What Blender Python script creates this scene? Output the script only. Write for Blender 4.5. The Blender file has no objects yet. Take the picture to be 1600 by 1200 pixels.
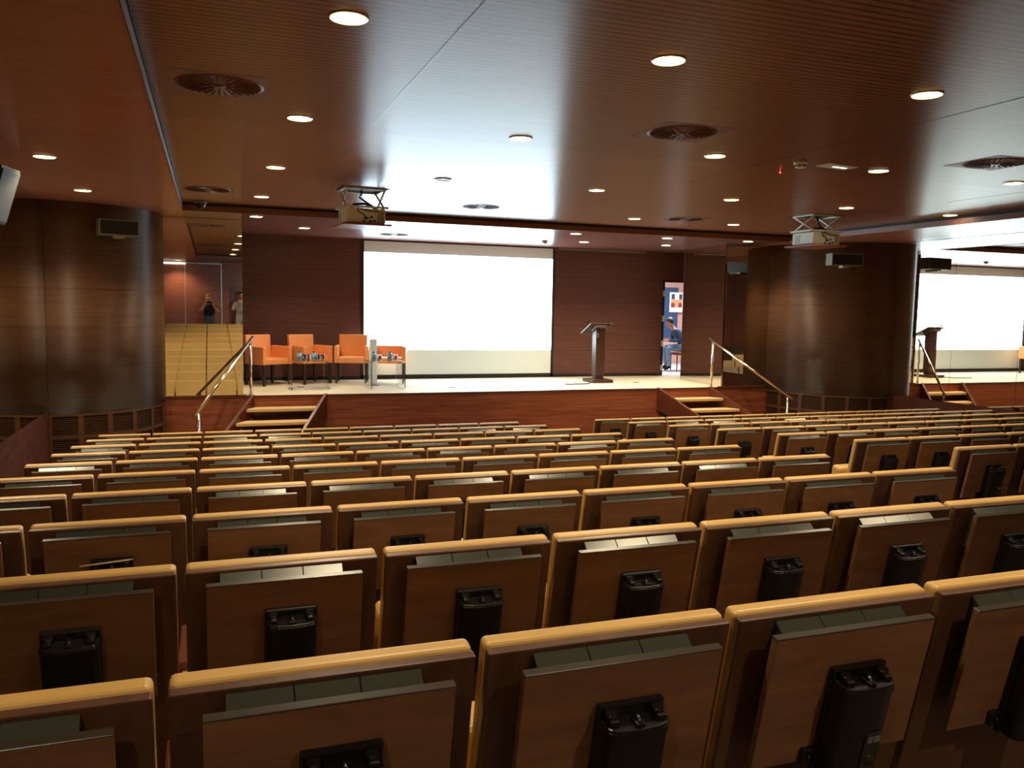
import bpy, bmesh, math, random
from mathutils import Vector, Matrix
random.seed(7)
SC = bpy.context.scene
COL = SC.collection
PI = math.pi
R = math.radians
CZ = 2.5            # camera height above the flat front floor

# ------------------------------------------------------------------ helpers
def link(o, parent=None):
    COL.objects.link(o)
    if parent is not None:
        o.parent = parent
    return o

class MB:
    """collects shapes in one bmesh"""
    def __init__(self):
        self.bm = bmesh.new()
    def _xf(self, verts, M):
        for v in verts:
            v.co = M @ v.co
    def box(self, x0, x1, y0, y1, z0, z1, M=None, bev=0.0, seg=2):
        bm = self.bm if bev <= 0 else bmesh.new()
        vs = [bm.verts.new((x, y, z)) for z in (z0, z1) for y in (y0, y1) for x in (x0, x1)]
        for f in ((0, 2, 3, 1), (4, 5, 7, 6), (0, 1, 5, 4), (2, 6, 7, 3), (0, 4, 6, 2), (1, 3, 7, 5)):
            bm.faces.new([vs[i] for i in f])
        if bev > 0:
            bmesh.ops.bevel(bm, geom=bm.edges[:], offset=bev, segments=seg, profile=0.5, affect='EDGES')
            self._join(bm, M)
        elif M is not None:
            self._xf(vs, M)
        return self
    def _join(self, bm, M=None):
        mp = {}
        for v in bm.verts:
            mp[v] = self.bm.verts.new(M @ v.co if M is not None else v.co)
        for f in bm.faces:
            try:
                nf = self.bm.faces.new([mp[v] for v in f.verts])
                nf.smooth = f.smooth
            except ValueError:
                pass
        bm.free()
    def prism(self, pts, axis, a, b, M=None, bev=0.0, seg=2):
        """extrude a closed 2D outline along axis ('x','y','z') from a to b"""
        bm = bmesh.new()
        def P(p, t):
            return {'x': (t, p[0], p[1]), 'y': (p[0], t, p[1]), 'z': (p[0], p[1], t)}[axis]
        A = [bm.verts.new(P(p, a)) for p in pts]
        B = [bm.verts.new(P(p, b)) for p in pts]
        n = len(pts)
        bm.faces.new(A); bm.faces.new(B[::-1])
        for i in range(n):
            bm.faces.new((A[i], B[i], B[(i + 1) % n], A[(i + 1) % n]))
        bmesh.ops.recalc_face_normals(bm, faces=bm.faces[:])
        if bev > 0:
            bmesh.ops.bevel(bm, geom=bm.edges[:], offset=bev, segments=seg, profile=0.5, affect='EDGES')
        self._join(bm, M)
        return self
    def lathe(self, prof, c=(0, 0, 0), n=24, M=None, smooth=True):
        """profile [(r,z)...] turned about z at c"""
        bm = bmesh.new()
        rings = []
        for r, z in prof:
            if r < 1e-6:
                rings.append([bm.verts.new((c[0], c[1], c[2] + z))])
            else:
                rings.append([bm.verts.new((c[0] + r * math.cos(2 * PI * i / n), c[1] + r * math.sin(2 * PI * i / n), c[2] + z)) for i in range(n)])
        for a, b in zip(rings, rings[1:]):
            for i in range(n):
                j = (i + 1) % n
                try:
                    if len(a) == 1 and len(b) > 1:
                        f = bm.faces.new((a[0], b[j], b[i]))
                    elif len(b) == 1 and len(a) > 1:
                        f = bm.faces.new((a[i], a[j], b[0]))
                    elif len(a) > 1:
                        f = bm.faces.new((a[i], a[j], b[j], b[i]))
                    f.smooth = smooth
                except ValueError:
                    pass
        bmesh.ops.recalc_face_normals(bm, faces=bm.faces[:])
        self._join(bm, M)
        return self
    def tube(self, pts, r, n=10, M=None):
        """round bar along a polyline, capped"""
        bm = bmesh.new()
        pts = [Vector(p) for p in pts]
        rr = r if isinstance(r, (list, tuple)) else [r] * len(pts)
        rings = []
        up = Vector((0, 0, 1))
        for i, p in enumerate(pts):
            d = (pts[min(i + 1, len(pts) - 1)] - pts[max(i - 1, 0)]).normalized()
            a = up if abs(d.dot(up)) < 0.95 else Vector((1, 0, 0))
            u = d.cross(a).normalized(); v = d.cross(u).normalized()
            rings.append([bm.verts.new(p + rr[i] * (math.cos(2 * PI * k / n) * u + math.sin(2 * PI * k / n) * v)) for k in range(n)])
        for a, b in zip(rings, rings[1:]):
            for k in range(n):
                f = bm.faces.new((a[k], a[(k + 1) % n], b[(k + 1) % n], b[k])); f.smooth = True
        bm.faces.new(rings[0]); bm.faces.new(rings[-1][::-1])
        bmesh.ops.recalc_face_normals(bm, faces=bm.faces[:])
        self._join(bm, M)
        return self
    def quad(self, *pts):
        self.bm.faces.new([self.bm.verts.new(p) for p in pts])
        return self
    def build(self, name, mat, parent=None, uv=None, fix=True, loc=None):
        bm = self.bm
        if fix:
            bmesh.ops.recalc_face_normals(bm, faces=bm.faces[:])
        if uv:
            L = bm.loops.layers.uv.new('UVMap')
            for f in bm.faces:
                for l in f.loops:
                    l[L].uv = uv(l.vert.co)
        me = bpy.data.meshes.new(name)
        bm.to_mesh(me); bm.free()
        for m in (mat if isinstance(mat, (list, tuple)) else [mat]):
            me.materials.append(m)
        o = bpy.data.objects.new(name, me)
        if loc: o.location = loc
        return link(o, parent)

def tag(o, label, cat, group=None, kind=None):
    o['label'] = label
    o['category'] = cat
    if group: o['group'] = group
    if kind: o['kind'] = kind
    return o
def thing(name, label, cat, loc=(0, 0, 0), rz=0.0, group=None):
    o = bpy.data.objects.new(name, None)
    o.empty_display_size = 0.1
    o.location = loc; o.rotation_euler = (0, 0, rz)
    link(o)
    return tag(o, label, cat, group)
def struct(o):
    o['kind'] = 'structure'
    return o
def dup(root, loc, rz, label, group=None):
    """a thing with copies of its parts and sub-parts"""
    r = root.copy(); COL.objects.link(r)
    r.location = loc; r.rotation_euler = (0, 0, rz)
    r['label'] = label
    if group: r['group'] = group
    for ch in list(root.children):
        c = ch.copy(); COL.objects.link(c); c.parent = r
        for g in list(ch.children):
            d = g.copy(); COL.objects.link(d); d.parent = c
    return r
def Mx(loc=(0, 0, 0), rx=0, ry=0, rz=0):
    return Matrix.Translation(loc) @ Matrix.Rotation(rz, 4, 'Z') @ Matrix.Rotation(ry, 4, 'Y') @ Matrix.Rotation(rx, 4, 'X')
ORD = ['', 'first', 'second', 'third', 'fourth', 'fifth', 'sixth', 'seventh', 'eighth', 'ninth', 'tenth', 'eleventh', 'twelfth']

# ------------------------------------------------------------------ materials
def srgb(r, g, b):
    f = lambda c: (c / 255 / 12.92) if c / 255 <= 0.04045 else ((c / 255 + 0.055) / 1.055) ** 2.4
    return (f(r), f(g), f(b), 1)
def newmat(name):
    m = bpy.data.materials.new(name); m.use_nodes = True
    nt = m.node_tree
    return m, nt, nt.nodes['Principled BSDF']
def setp(p, **k):
    for a, v in k.items():
        a = a.replace('_', ' ')
        if a in p.inputs: p.inputs[a].default_value = v
def plain(name, col, rough=0.5, metal=0.0, coat=0.0, noise=0.0, scale=20, bump=0.0, **k):
    m, nt, p = newmat(name)
    setp(p, Base_Color=col, Roughness=rough, Metallic=metal, Coat_Weight=coat)
    setp(p, **k)
    if noise > 0 or bump > 0:
        tc = nt.nodes.new('ShaderNodeTexCoord')
        n = nt.nodes.new('ShaderNodeTexNoise'); n.inputs['Scale'].default_value = scale; n.inputs['Detail'].default_value = 4
        nt.links.new(tc.outputs['Object'], n.inputs['Vector'])
        if noise > 0:
            mx = nt.nodes.new('ShaderNodeMix'); mx.data_type = 'RGBA'
            mx.inputs['A'].default_value = [c * (1 - noise) for c in col[:3]] + [1]
            mx.inputs['B'].default_value = [min(1, c * (1 + noise)) for c in col[:3]] + [1]
            nt.links.new(n.outputs['Fac'], mx.inputs['Factor'])
            nt.links.new(mx.outputs['Result'], p.inputs['Base Color'])
        if bump > 0:
            b = nt.nodes.new('ShaderNodeBump'); b.inputs['Strength'].default_value = bump; b.inputs['Distance'].default_value = 0.01
            nt.links.new(n.outputs['Fac'], b.inputs['Height'])
            nt.links.new(b.outputs['Normal'], p.inputs['Normal'])
    return m
def math_node(nt, op, a, b=None):
    n = nt.nodes.new('ShaderNodeMath'); n.operation = op
    for i, v in enumerate((a, b)):
        if v is None: continue
        if isinstance(v, (int, float)): n.inputs[i].default_value = v
        else: nt.links.new(v, n.inputs[i])
    return n.outputs[0]
def wood(name, dark, light, rough=0.35, grain=(1.2, 18, 18), world=True, groove=None, ribs=None, aniso=0.0, coat=0.0, coat_rough=0.1, spec=0.5, vary=0.0):
    """veneer: stretched noise between two browns; groove=(axis, pitch, offset, width)"""
    m, nt, p = newmat(name)
    setp(p, Roughness=rough, Coat_Weight=coat, Coat_Roughness=coat_rough, Specular_IOR_Level=spec)
    if world:
        g = nt.nodes.new('ShaderNodeNewGeometry'); vec = g.outputs['Position']
    else:
        tc = nt.nodes.new('ShaderNodeTexCoord'); oi = nt.nodes.new('ShaderNodeObjectInfo')
        add = nt.nodes.new('ShaderNodeVectorMath'); add.operation = 'ADD'
        sc = nt.nodes.new('ShaderNodeMath'); sc.operation = 'MULTIPLY'; sc.inputs[1].default_value = 37.0
        nt.links.new(oi.outputs['Random'], sc.inputs[0])
        nt.links.new(tc.outputs['Object'], add.inputs[0]); nt.links.new(sc.outputs[0], add.inputs[1])
        vec = add.outputs[0]
    mp = nt.nodes.new('ShaderNodeMapping'); mp.inputs['Scale'].default_value = grain
    nt.links.new(vec, mp.inputs['Vector'])
    n = nt.nodes.new('ShaderNodeTexNoise'); n.inputs['Scale'].default_value = 1.6; n.inputs['Detail'].default_value = 6
    n.inputs['Roughness'].default_value = 0.62; n.inputs['Distortion'].default_value = 0.6
    nt.links.new(mp.outputs[0], n.inputs['Vector'])
    rp = nt.nodes.new('ShaderNodeValToRGB')
    rp.color_ramp.elements[0].position = 0.3; rp.color_ramp.elements[0].color = dark
    rp.color_ramp.elements[1].position = 0.72; rp.color_ramp.elements[1].color = light
    nt.links.new(n.outputs['Fac'], rp.inputs['Fac'])
    out = rp.outputs['Color']
    hgt = None
    for gv in (groove, ribs):
        if not gv: continue
        ax, pitch, off, wid, depth = gv
        sx = nt.nodes.new('ShaderNodeSeparateXYZ')
        gg = nt.nodes.new('ShaderNodeNewGeometry')
        nt.links.new(gg.outputs['Position'], sx.inputs[0])
        t = math_node(nt, 'SUBTRACT', sx.outputs[ax], off)
        t = math_node(nt, 'DIVIDE', t, pitch)
        t = math_node(nt, 'FRACT', t)
        cut = math_node(nt, 'LESS_THAN', t, wid / pitch)
        if gv is ribs: cut = math_node(nt, 'MULTIPLY', cut, math_node(nt, 'LESS_THAN', sx.outputs[ax], 6.9))
        mx = nt.nodes.new('ShaderNodeMix'); mx.data_type = 'RGBA'
        nt.links.new(cut, mx.inputs['Factor']); nt.links.new(out, mx.inputs['A'])
        mx.inputs['B'].default_value = [c * depth for c in dark[:3]] + [1]
        out = mx.outputs['Result']
    if vary > 0 and not world:
        hs = nt.nodes.new('ShaderNodeHueSaturation')
        v = math_node(nt, 'MULTIPLY', oi.outputs['Random'], vary)
        v = math_node(nt, 'ADD', v, 1 - vary / 2)
        nt.links.new(v, hs.inputs['Value']); nt.links.new(out, hs.inputs['Color'])
        out = hs.outputs['Color']
    nt.links.new(out, p.inputs['Base Color'])
    if aniso > 0:
        p.inputs['Anisotropic'].default_value = aniso
        tg = nt.nodes.new('ShaderNodeTangent'); tg.direction_type = 'UV_MAP'; tg.uv_map = 'UVMap'
        nt.links.new(tg.outputs[0], p.inputs['Tangent'])
    return m
def emit(name, col, strength):
    m, nt, p = newmat(name)
    setp(p, Base_Color=(0.8, 0.8, 0.8, 1), Emission_Color=col, Emission_Strength=strength)
    return m

WALLD, WALLL = (0.095, 0.036, 0.031, 1), (0.155, 0.060, 0.050, 1)
M = {}
M['wall'] = wood('mahogany_panel', WALLD, WALLL, 0.38, (1.0, 8, 14), groove=('Z', 0.515, 2.64, 0.008, 0.3))
M['column'] = wood('column_veneer', (0.075, 0.033, 0.016, 1), (0.140, 0.064, 0.031, 1), 0.60, (1.2, 1.2, 14), groove=('Z', 0.515, 2.64, 0.007, 0.3), aniso=0.97, spec=0.8)
M['ventwood'] = wood('vent_veneer', (0.07, 0.028, 0.012, 1), (0.12, 0.05, 0.02, 1), 0.45, (1.2, 1.2, 14))
M['rearwall'] = wood('rear_panel', (0.24, 0.070, 0.045, 1), (0.36, 0.115, 0.072, 1), 0.4, (1.0, 8, 14), groove=('Z', 0.515, 2.64, 0.006, 0.5))
M['dado'] = wood('red_plank', (0.17, 0.040, 0.020, 1), (0.42, 0.125, 0.060, 1), 0.34, (0.8, 0.8, 16), groove=('Z', 0.13, 0.0, 0.004, 0.5))
M['redwood'] = wood('red_trim', (0.085, 0.021, 0.011, 1), (0.150, 0.042, 0.021, 1), 0.3, (2, 2, 12))
M['ceiling'] = wood('ribbed_ceiling', (0.235, 0.096, 0.056, 1), (0.365, 0.152, 0.092, 1), 0.30, (0.7, 14, 14), ribs=('Y', 0.06, 0.0, 0.015, 0.22), aniso=0.75, spec=0.5)
M['soffit'] = wood('soffit_veneer', (0.40, 0.165, 0.098, 1), (0.58, 0.245, 0.150, 1), 0.30, (0.8, 12, 12), aniso=0.65)
M['throat'] = plain('vent_throat', (0.035, 0.014, 0.008, 1), 0.5)
M['sidebase'] = wood('side_base_veneer', (0.060, 0.020, 0.011, 1), (0.105, 0.036, 0.020, 1), 0.8, (2, 2, 10), spec=0.05)
M['ventface'] = wood('vent_face_veneer', (0.15, 0.056, 0.030, 1), (0.23, 0.088, 0.048, 1), 0.45, (0.8, 12, 12))
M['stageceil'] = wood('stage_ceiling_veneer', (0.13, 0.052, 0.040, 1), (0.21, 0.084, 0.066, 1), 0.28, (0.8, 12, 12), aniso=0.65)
M['gap'] = plain('shadow_gap', (0.006, 0.005, 0.004, 1), 0.7)
M['mirror'] = plain('mirror_glass', (0.72, 0.68, 0.60, 1), 0.015, 1.0)
M['alu'] = plain('aluminium_strip', (0.62, 0.60, 0.56, 1), 0.35, 0.9)
M['steel'] = plain('polished_steel', (0.85, 0.76, 0.58, 1), 0.16, 1.0)
M['carpet'] = plain('beige_carpet', (0.60, 0.53, 0.385, 1), 0.9, noise=0.12, scale=60, bump=0.2)
M['step'] = plain('tan_step_carpet', (0.60, 0.42, 0.20, 1), 0.85, noise=0.12, scale=60, bump=0.2)
M['floor'] = plain('dark_brown_carpet', (0.055, 0.035, 0.022, 1), 0.9, noise=0.2, scale=40)
M['leather'] = plain('tan_leather', (0.56, 0.350, 0.108, 1), 0.40, noise=0.08, scale=9, bump=0.06)
M['backwood'] = wood('seat_back_veneer', (0.068, 0.031, 0.016, 1), (0.122, 0.057, 0.030, 1), 0.36, (9, 9, 1.6), world=False, vary=0.25)
M['board'] = wood('desk_board_veneer', (0.140, 0.066, 0.031, 1), (0.230, 0.112, 0.054, 1), 0.42, (2.2, 12, 12), world=False, vary=0.25)
M['boxmetal'] = plain('grey_green_metal', (0.040, 0.044, 0.034, 1), 0.27, 0.25, noise=0.1, scale=8)
M['plate'] = plain('dark_label_plate', (0.02, 0.021, 0.021, 1), 0.3)
M['black'] = plain('black_plastic', (0.008, 0.008, 0.009, 1), 0.26)
M['blackmat'] = plain('black_matt', (0.012, 0.012, 0.012, 1), 0.65)
M['edge'] = plain('dark_edge', (0.03, 0.024, 0.016, 1), 0.3)
M['lcd'] = plain('grey_display', (0.16, 0.17, 0.17, 1), 0.3)
M['lamp'] = emit('lamp_glow', (1.0, 0.80, 0.50, 1), 26)
M['halo'] = emit('lamp_halo_glow', (1.0, 0.60, 0.20, 1), 3.0)  # glow put into the reflector ring to imitate the lamp's yellowish halo
M['lampoff'] = plain('lamp_off', (0.5, 0.5, 0.48, 1), 0.4)
M['ring'] = plain('lamp_ring', (0.55, 0.48, 0.38, 1), 0.35, 0.6)
M['screen_cloth'] = plain('white_screen_cloth', (0.80, 0.89, 0.92, 1), 0.9)
M['projection'] = emit('projected_picture', (0.64, 0.86, 1.0, 1), 8.2)
M['white'] = plain('white_plastic', (0.88, 0.89, 0.84, 1), 0.45)
M['offwhite'] = plain('off_white_casing', (0.78, 0.84, 0.74, 1), 0.45, noise=0.05)
M['grey'] = plain('grey_casing', (0.22, 0.235, 0.22, 1), 0.5)
M['darkgrey'] = plain('dark_grey_casing', (0.022, 0.026, 0.024, 1), 0.65)
M['orange'] = plain('orange_leather', (0.82, 0.33, 0.115, 1), 0.45, noise=0.06, scale=7, bump=0.05)
M['legwood'] = plain('dark_leg_wood', (0.022, 0.014, 0.011, 1), 0.4)
M['lectern'] = wood('lectern_wood', (0.035, 0.011, 0.007, 1), (0.062, 0.020, 0.012, 1), 0.4, (8, 8, 1.4), world=False)
m, nt, p = newmat('clear_acrylic')
setp(p, Base_Color=(0.97, 0.99, 1, 1), Roughness=0.03, IOR=1.45, Transmission_Weight=1.0)
M['acrylic'] = m
m, nt, p = newmat('drinking_glass')
setp(p, Base_Color=(0.95, 0.98, 1, 1), Roughness=0.02, IOR=1.45, Transmission_Weight=1.0)
M['glass'] = m
M['bottle'] = plain('teal_bottle', (0.16, 0.45, 0.55, 1), 0.25)
M['paper'] = plain('paper_white', (0.85, 0.85, 0.86, 1), 0.7)
M['pink'] = plain('pink_plaster', (0.62, 0.36, 0.30, 1), 0.8, noise=0.05)
M['tile'] = plain('pale_floor_tile', (0.62, 0.64, 0.64, 1), 0.5)
M['skin'] = plain('skin', (0.66, 0.36, 0.25, 1), 0.5)
M['navy'] = plain('navy_jacket', (0.035, 0.075, 0.16, 1), 0.8)
M['jeans'] = plain('pale_jeans', (0.22, 0.36, 0.50, 1), 0.85)
M['blond'] = plain('blond_hair', (0.50, 0.27, 0.09, 1), 0.5)
M['darkhair'] = plain('dark_hair', (0.05, 0.032, 0.022, 1), 0.5)
M['blackcloth'] = plain('black_cloth', (0.010, 0.011, 0.012, 1), 0.85)
M['creamcloth'] = plain('cream_cloth', (0.66, 0.65, 0.55, 1), 0.85)
M['greycloth'] = plain('grey_trousers', (0.10, 0.13, 0.14, 1), 0.85)
M['red'] = emit('red_led', (1.0, 0.03, 0.02, 1), 8)
M['whiteled'] = emit('white_strip_light', (0.95, 1.0, 0.86, 1), 2.2)
M['blueled'] = emit('emergency_tube', (0.75, 0.85, 1.0, 1), 2.0)
M['darkred'] = plain('dark_red_print', (0.30, 0.05, 0.03, 1), 0.6)
M['darkprint'] = plain('dark_print', (0.07, 0.06, 0.08, 1), 0.6)
M['orangeprint'] = plain('orange_print', (0.75, 0.36, 0.18, 1), 0.6)
M['pencil'] = plain('pale_pencil', (0.75, 0.55, 0.30, 1), 0.5)
M['redseat'] = plain('red_fabric', (0.30, 0.08, 0.06, 1), 0.9, noise=0.2, scale=30)

# ------------------------------------------------------------------ the hall
XL, XR = -2.0, 11.6              # side walls
YB, YF, YS = -0.95, 13.7, 16.4   # rear wall, stage front plane, stage rear wall
ZST = CZ - 1.459                 # stage floor
ZS = CZ + 1.27                   # low ceiling
ZC = CZ + 1.38                   # ribbed ceiling
RX0, RX1, RY0, RY1 = -0.345, 9.85, 1.2, 12.65   # ceiling recess
SX0, SX1 = 0.48, 9.22            # stage opening
YJ, SP, DZ, TOPJ, HS, PW, XB = 1.442, 0.9775, 0.0965, CZ - 0.652, 0.97, 0.56, -0.087
def floor_z(y):
    return max(0.0, (TOPJ - HS) - (DZ / SP) * (y - YJ))
YFLAT = YJ + (TOPJ - HS) * SP / DZ
uvy = lambda c: (c.y, c.x)

# floor: raked, then flat
b = MB()
pts = [(YB - 0.1, floor_z(YB - 0.1)), (YFLAT, 0), (YF, 0), (YF, -0.2), (YB - 0.1, -0.2)]
b.prism(pts, 'x', XL - 0.1, XR + 0.1)
struct(b.build('floor', M['floor']))
# stage body
b = MB(); b.box(-0.2, 10.5, YF + 0.03, YS + 0.2, -0.1, ZST - 0.012)
struct(b.build('floor_stage_base', M['redwood']))
b = MB(); b.box(-0.2, 10.5, YF, YS + 0.2, ZST - 0.012, ZST)
struct(b.build('floor_stage', M['carpet']))
# stage front and low panels under the front mirrors
b = MB(); b.box(XL, XR, YF - 0.02, YF + 0.03, 0, ZST - 0.012)
struct(b.build('wall_stage_front', M['dado']))
b = MB()
b.box(XL, SX0 + 0.05, YF - 0.035, YF + 0.02, ZST - 0.02, ZST + 0.02)
b.box(SX1 - 0.05, XR, YF - 0.035, YF + 0.02, ZST - 0.02, ZST + 0.02)
b.box(SX0 + 0.05, SX1 - 0.05, YF - 0.03, YF + 0.015, ZST - 0.03, ZST + 0.004)
struct(b.build('trim_1', M['redwood']))

# ceiling pieces
b = MB(); b.box(RX0 - 0.05, RX1 + 0.05, RY0 - 0.05, RY1 + 0.05, ZC, ZC + 0.1)
struct(b.build('ceiling', M['ceiling'], uv=uvy))
def ceil(name, x0, x1, y0, y1, mat='soffit'):
    b = MB(); b.box(x0, x1, y0, y1, ZS, ZS + 0.2)
    return struct(b.build(name, M[mat], uv=uvy))
ceil('ceiling_left', XL - 0.1, RX0, YB - 0.1, YF + 0.1)
ceil('ceiling_right', RX1, XR + 0.1, YB - 0.1, YF + 0.1)
ceil('ceiling_back', RX0, RX1, YB - 0.1, RY0)
ceil('ceiling_front', RX0, RX1, RY1, YF, 'stageceil')
ceil('ceiling_stage', -0.3, 10.6, YF, YS + 0.2, 'stageceil')
# shadow gap and pale lip round the recess
b = MB()
g = 0.016
for x0, x1, y0, y1 in ((RX0, RX0 + g, RY0, RY1), (RX1 - g, RX1, RY0, RY1), (RX0, RX1, RY1 - g, RY1), (RX0, RX1, RY0, RY0 + g)):
    b.box(x0, x1, y0, y1, ZC - 0.03, ZC + 0.002)
struct(b.build('trim_2', M['gap']))
b = MB()
g = 0.007
for x0, x1, y0, y1 in ((RX0 - 0.001, RX0 + g, RY0, RY1), (RX1 - g, RX1 + 0.001, RY0, RY1), (RX0, RX1, RY1 - g, RY1 + 0.001), (RX0, RX1, RY0 - 0.001, RY0 + g)):
    b.box(x0, x1, y0, y1, ZS - 0.006, ZS + 0.075)
struct(b.build('trim_3', M['ventface']))
# long panel joint along the ribbed ceiling
b = MB()
for x in (1.19, 4.86, 8.53): b.box(x, x + 0.006, RY0, 8.0, ZC - 0.0015, ZC + 0.003)
struct(b.build('trim_4', M['edge']))

# stage rear wall with the doorway
DX0, DX1, DZ1 = 9.50, 10.22, CZ + 0.62
b = MB()
b.box(-0.3, DX0, YS, YS + 0.12, ZST - 0.02, ZS)
b.box(DX0, DX1, YS, YS + 0.12, DZ1, ZS)
b.box(DX1, 10.6, YS, YS + 0.12, ZST - 0.02, ZS)
struct(b.build('wall_front', M['wall']))
b = MB(); b.box(SX0 - 0.1, SX0, YF, YS, ZST, ZS)
struct(b.build('wall_stage_left', M['wall']))
b = MB(); b.box(10.45, 10.57, 15.5, YS, ZST, ZS); b.box(9.46, 10.57, 15.5, 15.56, ZST, ZS)
struct(b.build('wall_stage_right', M['wall']))
b = MB(); b.box(SX0, 9.4, YS - 0.012, YS + 0.01, ZST, ZST + 0.055)
struct(b.build('baseboard_front', M['blackmat']))
# pale shadow-gap profiles at the head of the stage wall
b = MB(); b.box(6.92, 9.0, YS - 0.02, YS + 0.01, ZS - 0.035, ZS - 0.012)
struct(b.build('trim_5', M['alu']))
# side walls: plank base to stage height
b = MB(); b.box(XL - 0.12, XL, YB, YF, 0, ZST + 0.01); b.box(XL - 0.12, XL - 0.02, YB, YF, ZST, ZS)
struct(b.build('wall_left', M['sidebase']))
b = MB(); b.box(XR, XR + 0.12, YB, YF, 0, ZST + 0.01); b.box(XR + 0.02, XR + 0.12, YB, YF, ZST, ZS)
struct(b.build('wall_right', M['sidebase']))
# rear wall behind the photographer, with its pale seams and light strip
b = MB(); b.box(XL - 0.12, XR + 0.12, YB - 0.12, YB, 0.5, ZS)
struct(b.build('wall_back', M['rearwall']))
b = MB()
for x in (-0.72, 0.36, 1.44, 2.52):
    b.box(x - 0.012, x + 0.012, YB - 0.01, YB + 0.012, 1.0, ZS - 0.06)
b.box(-0.72, 0.36, YB - 0.01, YB + 0.012, ZS - 0.075, ZS - 0.05)
struct(b.build('trim_6', M['alu']))
b = MB(); b.box(-1.36, -0.70, YB - 0.01, YB + 0.03, ZS - 0.10, ZS - 0.05)
struct(b.build('trim_7', M['whiteled']))
# dark double door in the rear wall
b = MB(); b.box(0.62, 1.36, YB - 0.01, YB + 0.02, 1.07, ZS - 0.72)
d = struct(b.build('door_1', M['wall']))
# walls behind the front mirrors
b = MB(); b.box(XL - 0.1, SX0, YF + 0.02, YF + 0.12, ZST, ZS); b.box(SX1 + 0.03, XR + 0.1, YF + 0.02, YF + 0.12, ZST, ZS)
struct(b.build('wall_front_return', M['wall']))

# mirrors: panels of glass standing on the plank base
def mirror(x0, x1, y0, y1, label, group='mirror panels on the walls'):
    b = MB(); b.box(x0, x1, y0, y1, ZST + 0.012, ZS - 0.004)
    return tag(b.build('mirror_panel', M['mirror']), label, 'mirror', group)
mirror(XL + 0.02, SX0, YF - 0.004, YF + 0.014, 'tall mirror between the column and the armchairs, reflecting rows of tan seats')
mirror(SX1 + 0.05, XR - 0.02, YF - 0.004, YF + 0.014, 'narrow tall mirror behind the handrail beyond the lectern')
seams = [11.85, 10.6, 9.37, 8.14, 6.91, 5.68, 4.45]
for side in (0, 1):
    prev = YF - 0.02
    for i, s in enumerate(seams):
        if side == 0:
            if i == 0: mirror(XL - 0.014, XL - 0.002, s + 0.003, prev - 0.003, 'sliver of dark mirror where the wall meets the speaker-mounted column')
            elif i == 1: mirror(XL - 0.014, XL - 0.002, s + 0.003, prev - 0.003, 'dark mirror panel beside the speaker-mounted column, armchair side')
            elif i == 2: mirror(XL - 0.014, XL - 0.002, s + 0.003, prev - 0.003, 'dark mirror panel below the large wall speaker')
        else:
            if i == 0: mirror(XR + 0.002, XR + 0.014, s + 0.003, prev - 0.003, 'mirror panel hidden against the far column')
            elif i == 1: mirror(XR + 0.002, XR + 0.014, s + 0.003, prev - 0.003, 'wall mirror touching the column, reflecting the lectern')
            elif i == 2: mirror(XR + 0.002, XR + 0.014, s + 0.003, prev - 0.003, 'wall mirror second from the column, reflecting the bright screen')
            elif i == 3: mirror(XR + 0.002, XR + 0.014, s + 0.003, prev - 0.003, 'wall mirror third from the column, at the picture edge')
        prev = s
# stage side mirror, turned slightly
ang = math.atan2(9.46 - SX1, 15.54 - (YF - 0.02))
Lm = math.hypot(9.46 - SX1, 15.54 - (YF - 0.02))
b = MB(); b.box(0, 0.03, 0, Lm, ZST + 0.002, ZS - 0.004, M=Mx((SX1, YF - 0.02, 0), rz=-ang))
tag(b.build('mirror_panel', M['mirror']), 'mirror forming the stage side next to the open door', 'mirror', 'mirror panels on the walls')

# round corner columns with louvred vent bases
def column(name, cx, cy, rx, ry, a0, a1):
    zb = ZST - 0.05
    N = 40
    def P(a, k=0.0): return (cx + (rx + k) * math.cos(a), cy + (ry + k) * math.sin(a))
    def skin(b, aa, bb, z0, z1, k, n, thick=0.03):
        for i in range(n):
            t0, t1 = aa + (bb - aa) * i / n, aa + (bb - aa) * (i + 1) / n
            p0, p1 = P(t0, k), P(t1, k); q0, q1 = P(t0, k - thick), P(t1, k - thick)
            b.quad((*p0, z0), (*p1, z0), (*p1, z1), (*p0, z1))
            b.quad((*p0, z1), (*p1, z1), (*q1, z1), (*q0, z1))
            b.quad((*p0, z0), (*q0, z0), (*q1, z0), (*p1, z0))
    b = MB(); skin(b, a0, a1, zb, ZS + 0.01, 0, N)
    bmesh.ops.remove_doubles(b.bm, verts=b.bm.verts[:], dist=1e-4)
    for f in b.bm.faces: f.smooth = abs(f.normal.z) < 0.5
    col = struct(b.build(name, M['column'], uv=lambda c: (c.z, math.atan2(c.y - cy, cx - c.x) if cx > 5 else math.atan2(c.y - cy, c.x - cx))))
    b = MB(); skin(b, a0, a1, 0, zb, -0.05, N)
    struct(b.build('vent_backing', M['gap'], col))
    arc = abs(a1 - a0) * (rx + ry) / 2
    npan = 6
    b = MB()
    skin(b, a0, a1, zb - 0.03, zb + 0.001, 0, N); skin(b, a0, a1, 0.66, 0.71, 0, N); skin(b, a0, a1, 0.0, 0.34, 0, N)
    w = 0.035 / ((rx + ry) / 2)
    for i in range(npan + 1):
        c = a0 + (a1 - a0) * i / npan
        skin(b, c - w, c + w, 0, zb, 0.001, 2)
    struct(b.build('vent_frame', M['ventwood'], col))
    b = MB()
    for z0, z1 in ((0.71, zb - 0.03), (0.34, 0.66)):
        z = z0 + 0.012
        while z < z1 - 0.01:
            skin(b, a0, a1, z, z + 0.010, -0.012, N, 0.02); z += 0.026
    struct(b.build('vent_slats', M['ventwood'], col))
    return col
column('column_left', XL, 13.6, 1.35, 1.35, -PI / 2, 0.08)
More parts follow.
